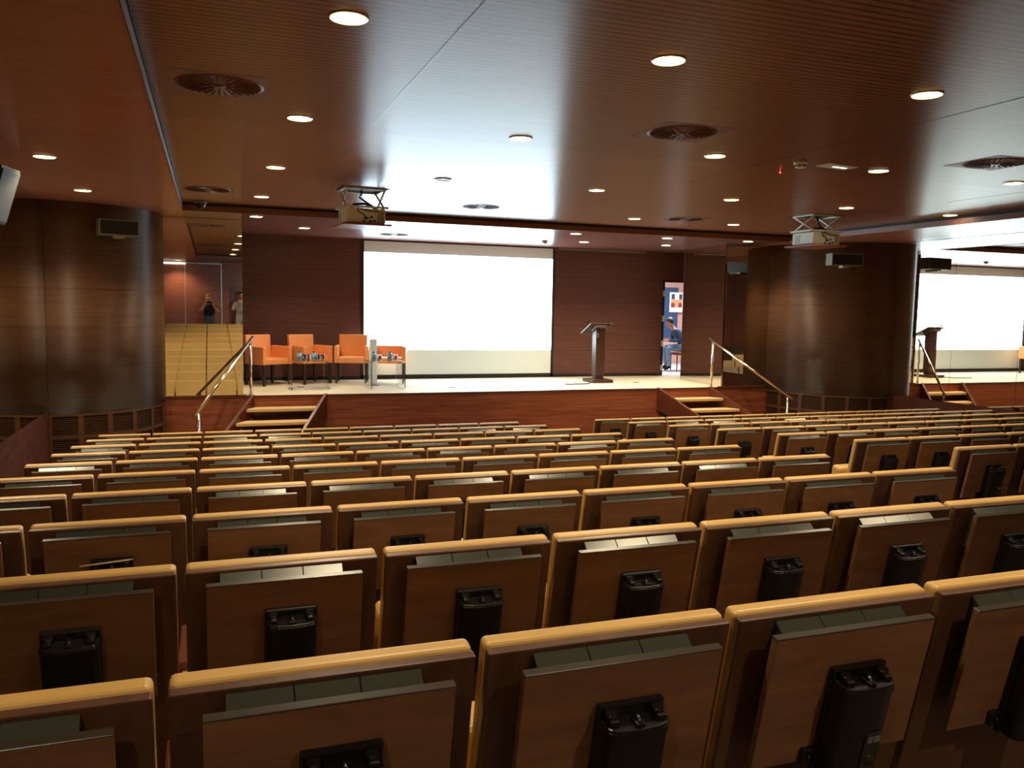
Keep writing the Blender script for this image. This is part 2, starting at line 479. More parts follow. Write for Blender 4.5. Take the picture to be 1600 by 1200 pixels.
column('column_right', XR, 13.6, 1.35, 1.70, -PI / 2, -PI - 0.08)

# ------------------------------------------------------------------ back room behind the doorway
b = MB(); b.box(8.6, 13.4, YS + 0.12, 20.6, ZST - 0.1, ZST - 0.002)
struct(b.build('floor_back_room', M['tile']))
b = MB(); b.box(8.6, 13.4, 20.2, 20.3, ZST, ZS); b.box(13.3, 13.4, YS + 0.12, 20.3, ZST, ZS); b.box(8.5, 8.6, YS + 0.12, 20.3, ZST, ZS)
struct(b.build('wall_back_room', M['pink']))
b = MB(); b.box(8.5, 13.4, YS + 0.12, 20.3, ZS, ZS + 0.1)
struct(b.build('ceiling_back_room', M['paper']))
# door: hinge plates on the jamb, leaf swung away into the room
d = struct(MB().box(DX0 - 0.055, DX0, YS - 0.012, YS + 0.13, ZST, DZ1 + 0.03).box(DX0, DX1, YS - 0.012, YS + 0.13, DZ1, DZ1 + 0.03).build('door_2', M['legwood']))
for z in (0.18, 0.72, 1.27, 1.83):
    zz = ZST + z
    b = MB(); b.box(DX0 - 0.050, DX0 - 0.008, YS - 0.022, YS - 0.010, zz - 0.065, zz + 0.065, bev=0.004)
    b.tube([(DX0 - 0.006, YS - 0.02, zz - 0.065), (DX0 - 0.006, YS - 0.02, zz + 0.065)], 0.008, 8)
    b.build('hinge', M['lampoff'], d)
b = MB(); b.box(0, 0.7, 0, 0.04, ZST + 0.01, DZ1 - 0.01, M=Mx((DX0 - 0.01, YS + 0.135, 0), rz=R(112)))
b.build('door_leaf', M['wall'], d)
# ------------------------------------------------------------------ screen
t = thing('projection_screen', 'large white projection screen with a blank bright picture on the stage wall', 'screen', (4.81, YS - 0.02, ZST))
b = MB(); b.box(-1.98, 1.98, 0.0, 0.008, 0.08, ZS - 0.03 - ZST); b.build('screen_cloth', M['screen_cloth'], t)
b = MB()
b.box(-2.035, -1.98, -0.006, 0.012, 0.0, ZS - 0.03 - ZST); b.box(1.98, 2.035, -0.006, 0.012, 0.0, ZS - 0.03 - ZST); b.box(-2.035, 2.035, -0.006, 0.012, 0.0, 0.085)
b.build('screen_border', M['blackmat'], t)
b = MB(); b.box(-1.98, 1.98, -0.004, 0.002, CZ - 0.875 - ZST, CZ + 1.02 - ZST); b.build('projected_picture', M['projection'], t)

# ------------------------------------------------------------------ ceiling fittings
LD = bpy.data.lights.new('downlight_bulb', 'SPOT')
LD.energy = 95; LD.color = (1.0, 0.80, 0.53); LD.spot_size = R(128); LD.spot_blend = 0.7; LD.shadow_soft_size = 0.06
LR = LD.copy(); LR.name = 'rear_fill_bulb'; LR.energy = 60  # dimmer bulb for the lamps added at the rear
def make_downlight(label, x, y, z, lit=True):
    t = thing('downlight', label, 'light', (x, y, z), 0, 'recessed downlights')
    b = MB(); b.lathe([(0.074, -0.001), (0.089, -0.008), (0.096, -0.006), (0.098, 0.004), (0.075, 0.004)], n=28)
    b.build('trim_ring', M['ring'], t)
    b = MB(); b.lathe([(0.0, -0.004), (0.04, -0.005), (0.075, -0.003), (0.075, 0.002), (0.0, 0.002)], n=28)
    b.build('lens', M['lamp'] if lit else M['lampoff'], t)
    b = MB(); b.lathe([(0.075, -0.0045), (0.089, -0.0085), (0.089, -0.0100), (0.074, -0.0055)], n=28)
    b.build('reflector', M['halo'] if lit else M['lampoff'], t)
    if lit:
        l = bpy.data.objects.new('bulb', LD); l.location = (0, 0, -0.03); link(l, t)
    return t
GX = [0.65, 2.41, 4.26, 6.10, 7.87, 9.65]
GY = [11.5, 8.98, 6.55, 4.20]
base_light = None
base_off = None
def put_light(label, x, y, z, lit=True):
    global base_light, base_off
    if lit:
        if base_light is None: base_light = make_downlight(label, x, y, z); return base_light
        return dup(base_light, (x, y, z), 0, label)
    if base_off is None: base_off = make_downlight(label, x, y, z, False); return base_off
    return dup(base_off, (x, y, z), 0, label)
def rear(*a):
    o = put_light(*a)
    for c in o.children:
        if c.type == 'LIGHT': c.data = LR
for r, y in enumerate(GY):
    for c, x in enumerate(GX):
        if x > 1.253 * y + 0.1: continue
        lit = (r, c) not in ((1, 1), (0, 1), (0, 2), (0, 5))
        if (r, c) in ((0, 1), (0, 2), (0, 5)): continue
        put_light('%s ribbed-ceiling downlight, %s row from stage, %s from the armchair side' % ('lit' if lit else 'unlit', ORD[r + 1], ORD[c + 1]), x, y, ZC, lit)
# unseen row continuing the lamp grid, added to light the nearest seats
for c, x in enumerate(GX[:3]):
    rear('added unseen downlight above the nearest seats, %s from the armchair side' % ORD[c + 1], x, 1.85, ZC)
for i, x in enumerate((-0.9, 1.7)):  # unseen lamps added to brighten the rear wall and the two people
    rear('added downlight above the standing people at the rear wall, %s from the armchair side' % ORD[i + 1], x, -0.45, ZS)
for i, y in enumerate((10.99, 8.58, 6.2)):
    put_light('downlight in the low side ceiling by the wall mirror, %s from the column' % ORD[i + 1], -1.37, y, ZS)
for lab, x, y in (('downlight over the stage edge above the armchairs', 0.66, 13.03), ('downlight deep over the stage above the second armchair', 1.51, 14.57),
                  ('downlight over the stage edge in front of the lectern', 5.88, 13.17), ('downlight deep over the stage above the lectern', 6.74, 14.71),
                  ('downlight over the stage edge just past the lectern', 7.63, 13.14), ('downlight deep over the stage near the open door', 8.43, 14.56),
                  ('downlight over the handrail beyond the lectern', 9.20, 12.97)):
    put_light(lab, x, y, ZS)
put_light('unlit downlight in front of the screen, nearer the armchairs', 3.10, 15.75, ZS, False)
put_light('unlit downlight in front of the middle of the screen', 4.62, 15.75, ZS, False)

def make_vent(label, x, y, z):
    t = thing('swirl_vent', label, 'vent', (x, y, z), 0, 'swirl air vents in the ceiling')
    b = MB(); b.box(-0.30, 0.30, -0.30, 0.30, -0.0015, 0.004); b.build('face_plate', M['ventface'], t)
    b = MB(); b.lathe([(0, -0.004), (0.268, -0.004), (0.272, -0.001), (0, -0.001)], n=40); b.build('swirl_disc', M['ventface'], t)
    b = MB()
    for i in range(32):
        a = 2 * PI * i / 32
        r0 = (0.05, 0.15, 0.10, 0.15)[i % 4]
        b.prism([(r0, -0.004), (0.252, -0.012), (0.252, 0.012), (r0, 0.004)], 'z', -0.0055, -0.003, M=Mx(rz=a))
    b.build('slots', M['throat'], t)
    b = MB()
    for i in range(32):
        a = 2 * PI * i / 32
        r0 = (0.05, 0.15, 0.10, 0.15)[i % 4]
        b.prism([(r0, -0.005), (0.252, -0.014), (0.252, -0.009), (r0, -0.003)], 'z', -0.011, -0.004, M=Mx(rz=a))
    b.lathe([(0, -0.012), (0.026, -0.012), (0.032, -0.004), (0, -0.004)], n=20)
    b.build('blades', M['ventface'], t)
    return t
v0 = None
for lab, x, y, z in (('swirl ceiling vent nearest the camera on the armchair side', 0.08, 5.80, ZC), ('swirl ceiling vent nearest the camera, middle of three', 3.48, 5.82, ZC),
                     ('swirl ceiling vent at the picture edge near the wall mirrors', 6.72, 5.79, ZC), ('swirl ceiling vent in the bright reflection above the screen', 3.55, 11.19, ZC),
                     ('swirl ceiling vent next to the dome camera', 0.0, 11.11, ZC), ('swirl ceiling vent above the lectern side', 6.78, 11.18, ZC),
                     ('swirl vent in the stage ceiling close to the screen', 3.13, 15.0, ZS)):
    if v0 is None: v0 = make_vent(lab, x, y, z)
    else: dup(v0, (x, y, z), 0, lab)

t = thing('smoke_detector', 'white round smoke detector on the ribbed ceiling beside the flat light panel', 'smoke detector', (5.13, 6.48, ZC))
MB().lathe([(0, 0), (0.062, 0), (0.062, -0.018), (0.05, -0.022), (0.0, -0.022)], n=28).build('base', M['white'], t)
b = MB(); b.lathe([(0.036, -0.022), (0.046, -0.026), (0.046, -0.05), (0.036, -0.058), (0, -0.058)], n=24); b.build('chamber', M['white'], t)
b = MB()
for i in range(8):
    a = 2 * PI * i / 8; b.box(0.043, 0.0475, -0.010, 0.010, -0.046, -0.032, M=Mx(rz=a))
b.build('slots', M['blackmat'], t)
t = thing('smoke_detector', 'small grey smoke detector on the stage ceiling at the screen edge', 'smoke detector', (6.0, 14.9, ZS))
MB().lathe([(0, 0), (0.06, 0), (0.06, -0.02), (0.045, -0.026), (0.045, -0.05), (0, -0.055)], n=24).build('base', M['grey'], t)
t = thing('alarm_indicator', 'tiny red glowing indicator on the ribbed ceiling', 'indicator light', (5.28, 6.97, ZC))
MB().lathe([(0, 0), (0.02, 0), (0.02, -0.006), (0, -0.006)], n=16).build('base', M['gap'], t)
MB().lathe([(0, -0.006), (0.007, -0.006), (0.006, -0.02), (0, -0.024)], n=12).build('led', M['red'], t)
t = thing('emergency_light', 'flat white emergency light panel on the ribbed ceiling', 'light', (5.57, 6.51, ZC), R(8))
MB().box(-0.19, 0.19, -0.09, 0.09, -0.012, 0.002, bev=0.004).build('panel', M['white'], t)
MB().box(-0.05, 0.12, -0.012, 0.012, -0.016, -0.010, bev=0.002).build('tube', M['blueled'], t)
t = thing('dome_camera', 'black glossy dome camera at the corner of the ribbed ceiling', 'security camera', (-0.10, 12.42, ZC))
MB().lathe([(0, 0), (0.085, 0), (0.085, -0.03), (0.07, -0.034), (0, -0.034)], n=28).build('base', M['grey'], t)
MB().lathe([(0.068, -0.034), (0.066, -0.06), (0.05, -0.085), (0.028, -0.1), (0, -0.105)], n=28).build('dome', M['black'], t)

# ------------------------------------------------------------------ projectors on scissor lifts
def projector(label, loc, rz):
    """hangs from the ceiling; origin at the ceiling, front towards local +Y"""
    t = thing('projector', label, 'projector', loc, rz, 'lift projectors')
    b = MB()
    b.box(-0.29, 0.29, -0.25, 0.25, -0.002, 0.004)
    b.build('lift_opening', M['gap'], t)
    b = MB()
    for x in (-0.24, 0.24):
        b.box(x - 0.012, x + 0.012, -0.21, 0.21, -0.022, -0.001)
    b.box(-0.24, 0.24, -0.212, -0.188, -0.022, -0.001); b.box(-0.24, 0.24, 0.188, 0.212, -0.022, -0.001)
    zt = -0.215
    b.box(-0.27, 0.27, -0.235, -0.205, zt - 0.022, zt, bev=0.003); b.box(-0.27, 0.27, 0.205, 0.235, zt - 0.022, zt, bev=0.003)
    b.box(-0.27, -0.24, -0.235, 0.235, zt - 0.022, zt); b.box(0.24, 0.27, -0.235, 0.235, zt - 0.022, zt)
    b.build('lift_frame', M['offwhite'], t)
    for x in (-0.225, 0.225):
        for s in (-1, 1):
            b = MB(); b.tube([(x + 0.008 * s, -0.19 * s, -0.018), (x + 0.008 * s, 0.19 * s, zt)], 0.013, 6)
            b.build('scissor_arm', M['offwhite'], t)
    c = MB(); c.box(-0.235, 0.235, -0.225, 0.215, -0.415, -0.245, bev=0.014)
    case = c.build('case', M['offwhite'], t)
    b = MB()
    for i in range(9): b.box(0.140 + i * 0.009, 0.144 + i * 0.009, -0.228, -0.222, -0.395, -0.27)
    for i in range(8): b.box(-0.238, -0.232, 0.05, 0.16, -0.385 + i * 0.014, -0.379 + i * 0.014)
    b.build('vent_slots', M['grey'], case)
    b = MB()
    for x, z, w in ((0.0, -0.36, 0.05), (0.06, -0.345, 0.035), (0.10, -0.385, 0.03), (-0.03, -0.395, 0.03), (0.05, -0.395, 0.03)):
        b.box(x - w / 2, x + w / 2, -0.231, -0.222, z - 0.01, z + 0.01)
    b.build('sockets', M['blackmat'], case)
    b = MB(); b.lathe([(0, 0.0), (0.045, 0.0), (0.05, 0.02), (0.04, 0.03), (0, 0.026)], n=24, M=Mx((0.09, 0.232, -0.33), rx=-PI / 2)); b.build('lens_barrel', M['black'], case)
    b = MB(); b.box(-0.29, 0.29, -0.31, 0.31, -0.447, -0.425, bev=0.004); b.build('cover_panel', M['rearwall'], t)
    b = MB()
    b.tube([(0.0, 0.0, -0.01), (-0.02, -0.05, -0.07), (-0.05, -0.08, -0.10), (0.02, -0.05, -0.14), (0.14, -0.02, -0.20), (0.17, -0.05, -0.238)], 0.012, 8)
    b.tube([(-0.16, -0.06, -0.245), (-0.12, -0.1, -0.19), (0.0, -0.12, -0.18), (0.1, -0.1, -0.2), (0.15, -0.08, -0.245)], 0.014, 8)
    b.tube([(-0.11, -0.236, -0.24), (-0.10, -0.245, -0.29), (-0.05, -0.25, -0.31), (-0.01, -0.245, -0.35)], 0.006, 6)
    b.tube([(-0.08, -0.236, -0.25), (0.02, -0.25, -0.275), (0.10, -0.246, -0.28), (0.15, -0.24, -0.275)], 0.006, 6)
    b.build('cables', M['black'], t)
    return t
projector('white ceiling projector on a scissor lift in front of the screen', (1.74, 10.24, ZC), R(4))
projector('white ceiling projector hanging near the far round column', (8.20, 9.95, ZC), R(2))

# ------------------------------------------------------------------ speakers
def column_speaker(label, loc, rz, w):
    t = thing('wall_speaker', label, 'speaker', loc, rz, 'speakers')
    MB().box(-w / 2, w / 2, -0.06, 0.14, -0.105, 0.105, bev=0.008).build('cabinet', M['grey'], t)
    MB().box(-w / 2 + 0.02, w / 2 - 0.02, -0.068, -0.055, -0.088, 0.088, bev=0.004).build('grille', M['blackmat'], t)
    b = MB(); b.box(-0.07, 0.07, -0.02, 0.10, -0.135, -0.105); b.tube([(0.02, -0.02, -0.125), (0.02, 0.22, -0.125)], 0.018, 8); b.build('bracket', M['ring'], t)
column_speaker('black box speaker on the round column beside the armchairs', (-1.12, 12.30, CZ + 0.955), R(16), 0.50)
column_speaker('black box speaker on the far round column below the projector', (10.55, 11.98, CZ + 0.94), R(-8), 0.62)
t = thing('wall_speaker', 'large grey loudspeaker hung on the side wall at the picture edge', 'speaker', (-1.79, 8.40, CZ + 0.92), R(80), 'speakers')
tm = Mx(rx=R(17))
MB().box(-0.20, 0.20, -0.14, 0.14, -0.25, 0.25, M=tm, bev=0.012).build('cabinet', M['darkgrey'], t)
MB().box(-0.18, 0.18, -0.152, -0.136, -0.225, 0.225, M=tm, bev=0.006).build('grille', M['blackmat'], t)
b = MB(); b.tube([(0.0, 0.12, 0.0), (0.0, 0.26, 0.0)], 0.025, 8); b.build('bracket', M['blackmat'], t)

# ------------------------------------------------------------------ auditorium seats
def make_seat():
    t = bpy.data.objects.new('auditorium_seat', None); t.empty_display_size = 0.1; link(t)
    T = Mx((0, 0, HS), rx=R(12))
    hw = 0.268
    MB().box(-hw, hw, 0.0, 0.022, -0.70, 0.0, M=T, bev=0.004).build('back_shell', M['backwood'], t)
    b = MB(); b.box(-hw, hw, 0.0225, 0.064, -0.62, 0.004, M=T, bev=0.013, seg=4); o = b.build('back_cushion', M['leather'], t)
    b = MB(); b.box(-0.25, 0.25, 0, 0.115, 0, 0.36, M=Mx((0, 0.262, 0.36), rx=R(9)), bev=0.03, seg=3); b.build('seat_cushion', M['leather'], t)
    b = MB(); b.box(-0.262, 0.262, 0.30, 0.34, 0.30, 0.36); b.build('seat_rail', M['blackmat'], t)
    # folding desk on the back
    b = MB()
    for x0, x1 in ((-0.178, -0.066), (-0.0645, 0.0485), (0.050, 0.162)):
        b.prism([(0.0, -0.008), (-0.038, -0.030), (-0.038, -0.12), (0.0, -0.18)], 'x', x0, x1, M=T, bev=0.001, seg=1)
    b.build('desk_hinge_box', M['boxmetal'], t)
    b = MB(); b.box(-0.214, 0.214, -0.0575, -0.0390, -0.345, -0.0175, M=T, bev=0.0015, seg=1); d = b.build('desk_board', M['board'], t)
    b = MB(); b.box(-0.2145, 0.2145, -0.0583, -0.0383, -0.0185, -0.0145, M=T, bev=0.0012, seg=1); b.build('desk_edge', M['edge'], d)
    # interpretation receiver, screwed to the board
    U = T @ Matrix.Translation((0.012, -0.0575, -0.098))
    b = MB()
    b.box(-0.072, 0.072, -0.017, -0.0005, -0.270, 0.0, M=U, bev=0.005)
    b.prism([(-0.069, -0.016), (-0.069, -0.044), (-0.060, -0.058), (-0.036, -0.064), (0.0, -0.066), (0.036, -0.064), (0.060, -0.058), (0.069, -0.044), (0.069, -0.016)], 'z', -0.262, -0.024, M=U, bev=0.004)
    b.prism([(-0.070, -0.016), (-0.070, -0.045), (-0.061, -0.0595), (-0.036, -0.0655), (0.0, -0.0675), (0.036, -0.0655), (0.061, -0.0595), (0.070, -0.045), (0.070, -0.016)], 'z', -0.046, -0.030, M=U, bev=0.002)
    for x in (-0.050, 0.050):
        b.tube([(x, -0.028, -0.030), (x, -0.028, -0.006)], 0.012, 12, M=U)
        b.box(x - 0.010, x + 0.010, -0.050, -0.014, -0.026, -0.012, M=U, bev=0.004)
    rc = b.build('receiver', M['black'], t)
    b = MB(); b.box(-0.010, 0.010, -0.060, -0.030, -0.026, -0.016, M=U, bev=0.003); b.tube([(0.0, -0.058, -0.022), (0.0, -0.036, -0.010)], 0.006, 8, M=U); b.build('latch', M['black'], rc)
    b = MB(); b.box(0.004, 0.048, -0.0695, -0.062, -0.245, -0.140, M=U, bev=0.0015, seg=1); b.build('label_plate', M['plate'], rc)
    for x0, x1 in ((0.009, 0.022), (0.025, 0.043)):
        b = MB(); b.box(x0, x1, -0.071, -0.068, -0.162, -0.147, M=U); b.build('display', M['lcd'], rc)
    b = MB(); b.lathe([(0, 0.0), (0.014, 0.0), (0.014, 0.002), (0, 0.003)], n=14, M=U @ Mx((0.027, -0.069, -0.208), rx=PI / 2)); b.build('socket', M['edge'], rc)
    b = MB(); b.box(-0.105, -0.073, -0.016, -0.0005, -0.245, -0.205, M=U, bev=0.004); b.tube([(-0.090, -0.016, -0.225), (-0.090, -0.021, -0.225)], 0.007, 10, M=U); b.build('hook', M['black'], t)
    armrest(t, -1)
    return t
def armrest(t, s):
    b = MB()
    x0, x1 = sorted((s * 0.289, s * 0.271))
    b.prism([(0.10, 0.0), (0.48, 0.0), (0.50, 0.05), (0.52, 0.60), (0.13, 0.60)], 'x', x0, x1, bev=0.004)
    b.build('side_panel', M['leather'], t)
    b = MB(); x0, x1 = sorted((s * 0.300, s * 0.262))
    b.box(x0, x1, 0.215, 0.53, 0.60, 0.632, bev=0.008); b.build('armrest', M['redwood'], t)
seat0 = make_seat()
seat1 = None
used = [False, False]
def put_seat(x, k, label, group, last=False):
    global seat1
    y = YJ + k * SP
    loc = (x, y, TOPJ - k * DZ - HS)
    if last:
        if seat1 is None:
            seat1 = dup(seat0, (0, 0, 0), 0, ''); armrest(seat1, 1)
            r = seat1
        else: r = dup(seat1, loc, 0, label, group)
    elif not used[0]:
        r = seat0; used[0] = True
    else: r = dup(seat0, loc, 0, label, group)
    r.location = loc
    return tag(r, label, 'seat', group)
for k in range(10):
    y = YJ + k * SP
    row = ORD[k + 1]
    for j in range(9):
        x = XB + (j - 1.5) * PW
        vis = (x + PW / 2 > -0.205 * y) and (x - PW / 2 < 1.253 * y + 0.02)
        if not (vis or j <= 4): continue
        grp = 'tan seats of the centre block'
        if k < 2:
            if j == 0: lab = 'outermost tan seat of the %s row from camera, visible only in the stage mirror' % row
            else: lab = 'tan seat with black receiver, %s from the picture\'s left edge, %s row from camera' % (ORD[j], row)
        else:
            lab = 'tan and dark-wood seat, %s from the aisle, %s row from camera, centre block' % (ORD[9 - j], row)
        put_seat(x, k, lab, grp, last=(j == 8))
    for j in range(11):
        x = 4.925 + (j + 0.5) * PW
        if x - PW / 2 > 1.253 * y + 0.02: continue
        put_seat(x, k, 'tan and dark-wood seat, %s from the aisle, %s row from camera, far block' % (ORD[j + 1], row), 'tan seats of the block across the aisle', last=(j == 10))
# pencil lying on a receiver
U = Mx((XB - 0.5 * PW, YJ + 2 * SP, TOPJ - 2 * DZ - HS)) @ Mx((0, 0, HS), rx=R(12)) @ Matrix.Translation((0.012, -0.0575, -0.098))
b = MB(); b.tube([U @ Vector((-0.105, -0.046, -0.004)), U @ Vector((0.062, -0.026, -0.0025))], 0.0035, 8)
b.tube([U @ Vector((0.062, -0.026, -0.0025)), U @ Vector((0.075, -0.0245, -0.0025))], [0.0035, 0.0006], 8)
tag(b.build('pencil', M['pencil']), 'thin pale pencil lying across a black receiver in the third row', 'pencil')

# ------------------------------------------------------------------ stage steps and handrails
STEP, RISE, SKEW = 0.30, (ZST) / 6, 0.55
def stairs(name, label, mirror_x=None):
    fx = (lambda x: x) if mirror_x is None else (lambda x: 2 * mirror_x - x)
    t = thing(name, label, 'stairs', (fx(0.6), 13.0, 0), 0, 'steps up to the stage')
    o = Vector((fx(0.6), 13.0, 0))
    def loc(p): return (fx(p[0]) - o.x, p[1] - o.y, p[2])
    for i in range(1, 6):
        yb = YF - 0.035 - STEP * (i - 1); yf = yb - 0.28
        xl = 0.655 - SKEW * STEP * (i - 1); z = ZST - RISE * i
        bm = MB()
        pts = [(xl, yb), (xl + 1.06, yb), (xl + 1.06 - SKEW * 0.28, yf), (xl - SKEW * 0.28, yf)]
        pp = [loc((p[0], p[1], 0)) for p in pts]
        bm.prism([(p[0], p[1]) for p in pp], 'z', z - 0.052, z, bev=0.012, seg=3)
        bm.build('tread', M['step'], t)
        if i == 1: pass
    # dark board behind the open treads
    bm = MB()
    L = STEP * 5.6
    def strip(xo, w, zt, depth, mat, nm):
        bm = MB()
        n = 2
        P = []
        for yy in (YF - 0.022, YF - 0.022 - L):
            dy = YF - 0.022 - yy
            x = xo - SKEW * dy
            ztop = max(0.02, zt - RISE / STEP * dy)
            zb = max(0.0, ztop - depth)
            P.append(((x, yy, ztop), (x + w, yy, ztop), (x + w, yy, zb), (x, yy, zb)))
        A = [bm.bm.verts.new(loc(p)) for p in P[0]]; B = [bm.bm.verts.new(loc(p)) for p in P[1]]
        bm.bm.faces.new(A); bm.bm.faces.new(B[::-1])
        for q in range(4):
            bm.bm.faces.new((A[q], B[q], B[(q + 1) % 4], A[(q + 1) % 4]))
        return bm.build(nm, mat, t)
    strip(0.600, 0.045, ZST + 0.02, 0.42, M['redwood'], 'stringer')
    strip(1.725, 0.045, ZST + 0.02, 0.42, M['redwood'], 'stringer')
    strip(0.647, 1.076, ZST - RISE - 0.10, 0.02, M['redwood'], 'underside_board')
    return t
XM = 4.80
stairs('stage_steps', 'wooden steps with tan treads leading up beside the armchairs')
stairs('stage_steps', 'wooden steps with tan treads leading up beyond the lectern', XM)
def handrail(label, top, bot):
    t = thing('handrail', label, 'handrail', (top[0], top[1], 0), 0, 'handrails of the stage steps')
    o = Vector((top[0], top[1], 0)); a = Vector(top); c = Vector(bot); d = (c - a).normalized()
    b = MB(); b.tube([a - d * 0.08 - o, c + d * 0.05 - o], 0.023, 14); b.build('rail', M['steel'], t)
    for p, zb in ((a + d * 0.02, ZST), (c - d * 0.06, 0)):
        b = MB(); b.tube([Vector((p.x, p.y, zb)) - o, Vector((p.x, p.y, p.z - 0.03)) - o], 0.021, 12)
        b.tube([Vector((p.x, p.y, p.z - 0.04)) - o, Vector((p.x, p.y, p.z)) - o], 0.010, 8)
        b.lathe([(0, 0), (0.045, 0), (0.045, 0.008), (0, 0.01)], c=(p.x - o.x, p.y - o.y, zb), n=20)
        b.build('post', M['steel'], t)
handrail('polished metal handrail slanting down in front of the mirror by the armchairs', (0.60, 13.76, CZ - 0.575), (-0.20, 12.32, CZ - 1.55))
handrail('polished metal handrail slanting down beyond the lectern', (9.04, 13.76, CZ - 0.565), (9.80, 12.34, CZ - 1.53))

# ------------------------------------------------------------------ stage furniture
def armchair(label, x, y, rz, low=False):
    t = thing('armchair', label, 'armchair', (x, y, ZST), rz, 'orange armchairs on the stage')
    top = 0.69 if low else 0.895
    MB().box(-0.245, 0.245, -0.29, 0.24, 0.375, 0.485, bev=0.018, seg=3).build('seat', M['orange'], t)
    b = MB()
    w = 0.31 if low else 0.265
    b.box(-w, w, 0, 0.075, 0, top - 0.375, M=Mx((0, 0.215, 0.375), rx=R(-2 if low else -6)), bev=0.016, seg=3); b.build('backrest', M['orange'], t)
    for s in (-1, 1):
        x0, x1 = sorted((s * 0.248, s * 0.312))
        MB().box(x0, x1, -0.30, 0.23, 0.375, 0.695, bev=0.014, seg=3).build('arm', M['orange'], t)
        for yy in (-0.265, 0.235):
            b = MB(); cx = s * 0.275
            b.prism([(cx - 0.024, yy - 0.024), (cx + 0.024, yy - 0.024), (cx + 0.024, yy + 0.024), (cx - 0.024, yy + 0.024)], 'z', 0.0, 0.375)
            for v in b.bm.verts:
                if v.co.z < 0.1: v.co.x = cx + (v.co.x - cx) * 0.7; v.co.y = yy + (v.co.y - yy) * 0.7
            b.build('leg', M['legwood'], t)
    return t
armchair('orange leather armchair beside the mirror, partly behind the handrail', 0.96, 15.56, R(33))
armchair('orange leather armchair behind the first clear table', 1.72, 15.79, R(27))
armchair('orange leather armchair against the screen edge, facing straight out', 2.52, 15.84, R(-13))
armchair('low-backed orange tub chair in front of the screen', 3.19, 15.66, R(-14), True)

def clear_table(label, x, y, rz):
    b = MB()
    th, w, d, h, r = 0.014, 0.31, 0.25, 0.485, 0.04
    out = [(-w, 0)]
    for i in range(7):
        a = PI - i * PI / 12; out.append((-w + r + r * math.cos(a), h - r + r * math.sin(a)))
    for i in range(7):
        a = PI / 2 - i * PI / 12; out.append((w - r + r * math.cos(a), h - r + r * math.sin(a)))
    out.append((w, 0))
    q = r - th
    inn = [(w - th, 0)]
    for i in range(7):
        a = i * PI / 12; inn.append((w - r + q * math.cos(a), h - r + q * math.sin(a)))
    for i in range(7):
        a = PI / 2 + i * PI / 12; inn.append((-w + r + q * math.cos(a), h - r + q * math.sin(a)))
    inn.append((-w + th, 0))
    b.prism(out + inn, 'y', -d, d)
    o = b.build('side_table', M['acrylic'], loc=(x, y, ZST)); o.rotation_euler = (0, 0, rz)
    return tag(o, label, 'table', 'clear acrylic side tables')
T1 = (1.59, 14.74); T2 = (2.90, 14.68)
clear_table('clear acrylic side table in front of the second armchair', T1[0], T1[1], R(0))
clear_table('clear acrylic side table in front of the low tub chair', T2[0], T2[1], R(6))
ZT = ZST + 0.485
def bottle(label, x, y):
    t = thing('water_bottle', label, 'bottle', (x, y, ZT), 0, 'teal water bottles on the clear tables')
    MB().lathe([(0, 0), (0.036, 0), (0.039, 0.006), (0.039, 0.118), (0.034, 0.128), (0.020, 0.134), (0.020, 0.138), (0, 0.138)], n=20).build('bottle_body', M['bottle'], t)
    MB().lathe([(0, 0.136), (0.022, 0.136), (0.022, 0.152), (0.019, 0.155), (0, 0.155)], n=18).build('cap', M['blackmat'], t)
    MB().lathe([(0.0391, 0.03), (0.0397, 0.03), (0.0397, 0.10), (0.0391, 0.10)], n=20).build('label_band', M['jeans'], t)
def glass(label, x, y, wrap):
    t = thing('drinking_glass', label, 'glass', (x, y, ZT), 0, 'glasses on the clear tables')
    MB().lathe([(0, 0), (0.026, 0), (0.034, 0.10), (0.032, 0.10), (0.0245, 0.006), (0, 0.006)], n=20).build('tumbler', M['glass'], t)
    if wrap:
        b = MB(); b.lathe([(0.0, 0.106), (0.043, 0.104), (0.046, 0.07), (0.041, 0.012), (0.0395, 0.012), (0.0445, 0.07), (0.0415, 0.1025), (0.0, 0.1045)], n=14); b.build('paper_cover', M['paper'], t)
        b = MB(); b.prism([(-0.018, 0.02), (0.018, 0.02), (0.018, 0.07), (0.0, 0.085), (-0.018, 0.07)], 'y', -0.0465, -0.043); b.build('print', M['darkred'], t)
bottle('teal water bottle on the first clear table, nearer the handrail', T1[0] - 0.155, T1[1] + 0.0)
bottle('teal water bottle between the glasses on the first clear table', T1[0] + 0.09, T1[1] + 0.0)
glass('plain glass beside the bottle nearest the handrail, first clear table', T1[0] - 0.075, T1[1] + 0.02, False)
glass('plain glass close before the middle bottle on the first clear table', T1[0] - 0.005, T1[1] + 0.03, False)
glass('plain glass right after the middle bottle on the first clear table', T1[0] + 0.165, T1[1] + 0.02, False)
glass('outermost plain glass on the first clear table, by the third armchair', T1[0] + 0.24, T1[1] + 0.01, False)
bottle('teal water bottle on the second clear table, in front of the white tower', T2[0] - 0.195, T2[1] + 0.0)
bottle('teal water bottle in the middle of the second clear table', T2[0] + 0.10, T2[1] + 0.03)
glass('paper-wrapped glass beside the white tower on the second clear table', T2[0] - 0.09, T2[1] + 0.01, True)
glass('paper-wrapped glass at the screen end of the second clear table', T2[0] + 0.20, T2[1] + 0.03, True)
# pale tower on a round foot
t = thing('floor_lamp', 'pale slim tower on a round foot between the third armchair and tub chair', 'lamp', (2.78, 15.12, ZST))
MB().lathe([(0, 0), (0.13, 0), (0.13, 0.012), (0.11, 0.018), (0, 0.018)], n=32).build('foot', M['grey'], t)
MB().box(-0.066, 0.066, -0.05, 0.05, 0.019, 0.845, bev=0.02, seg=3).build('tower', M['screen_cloth'], t)
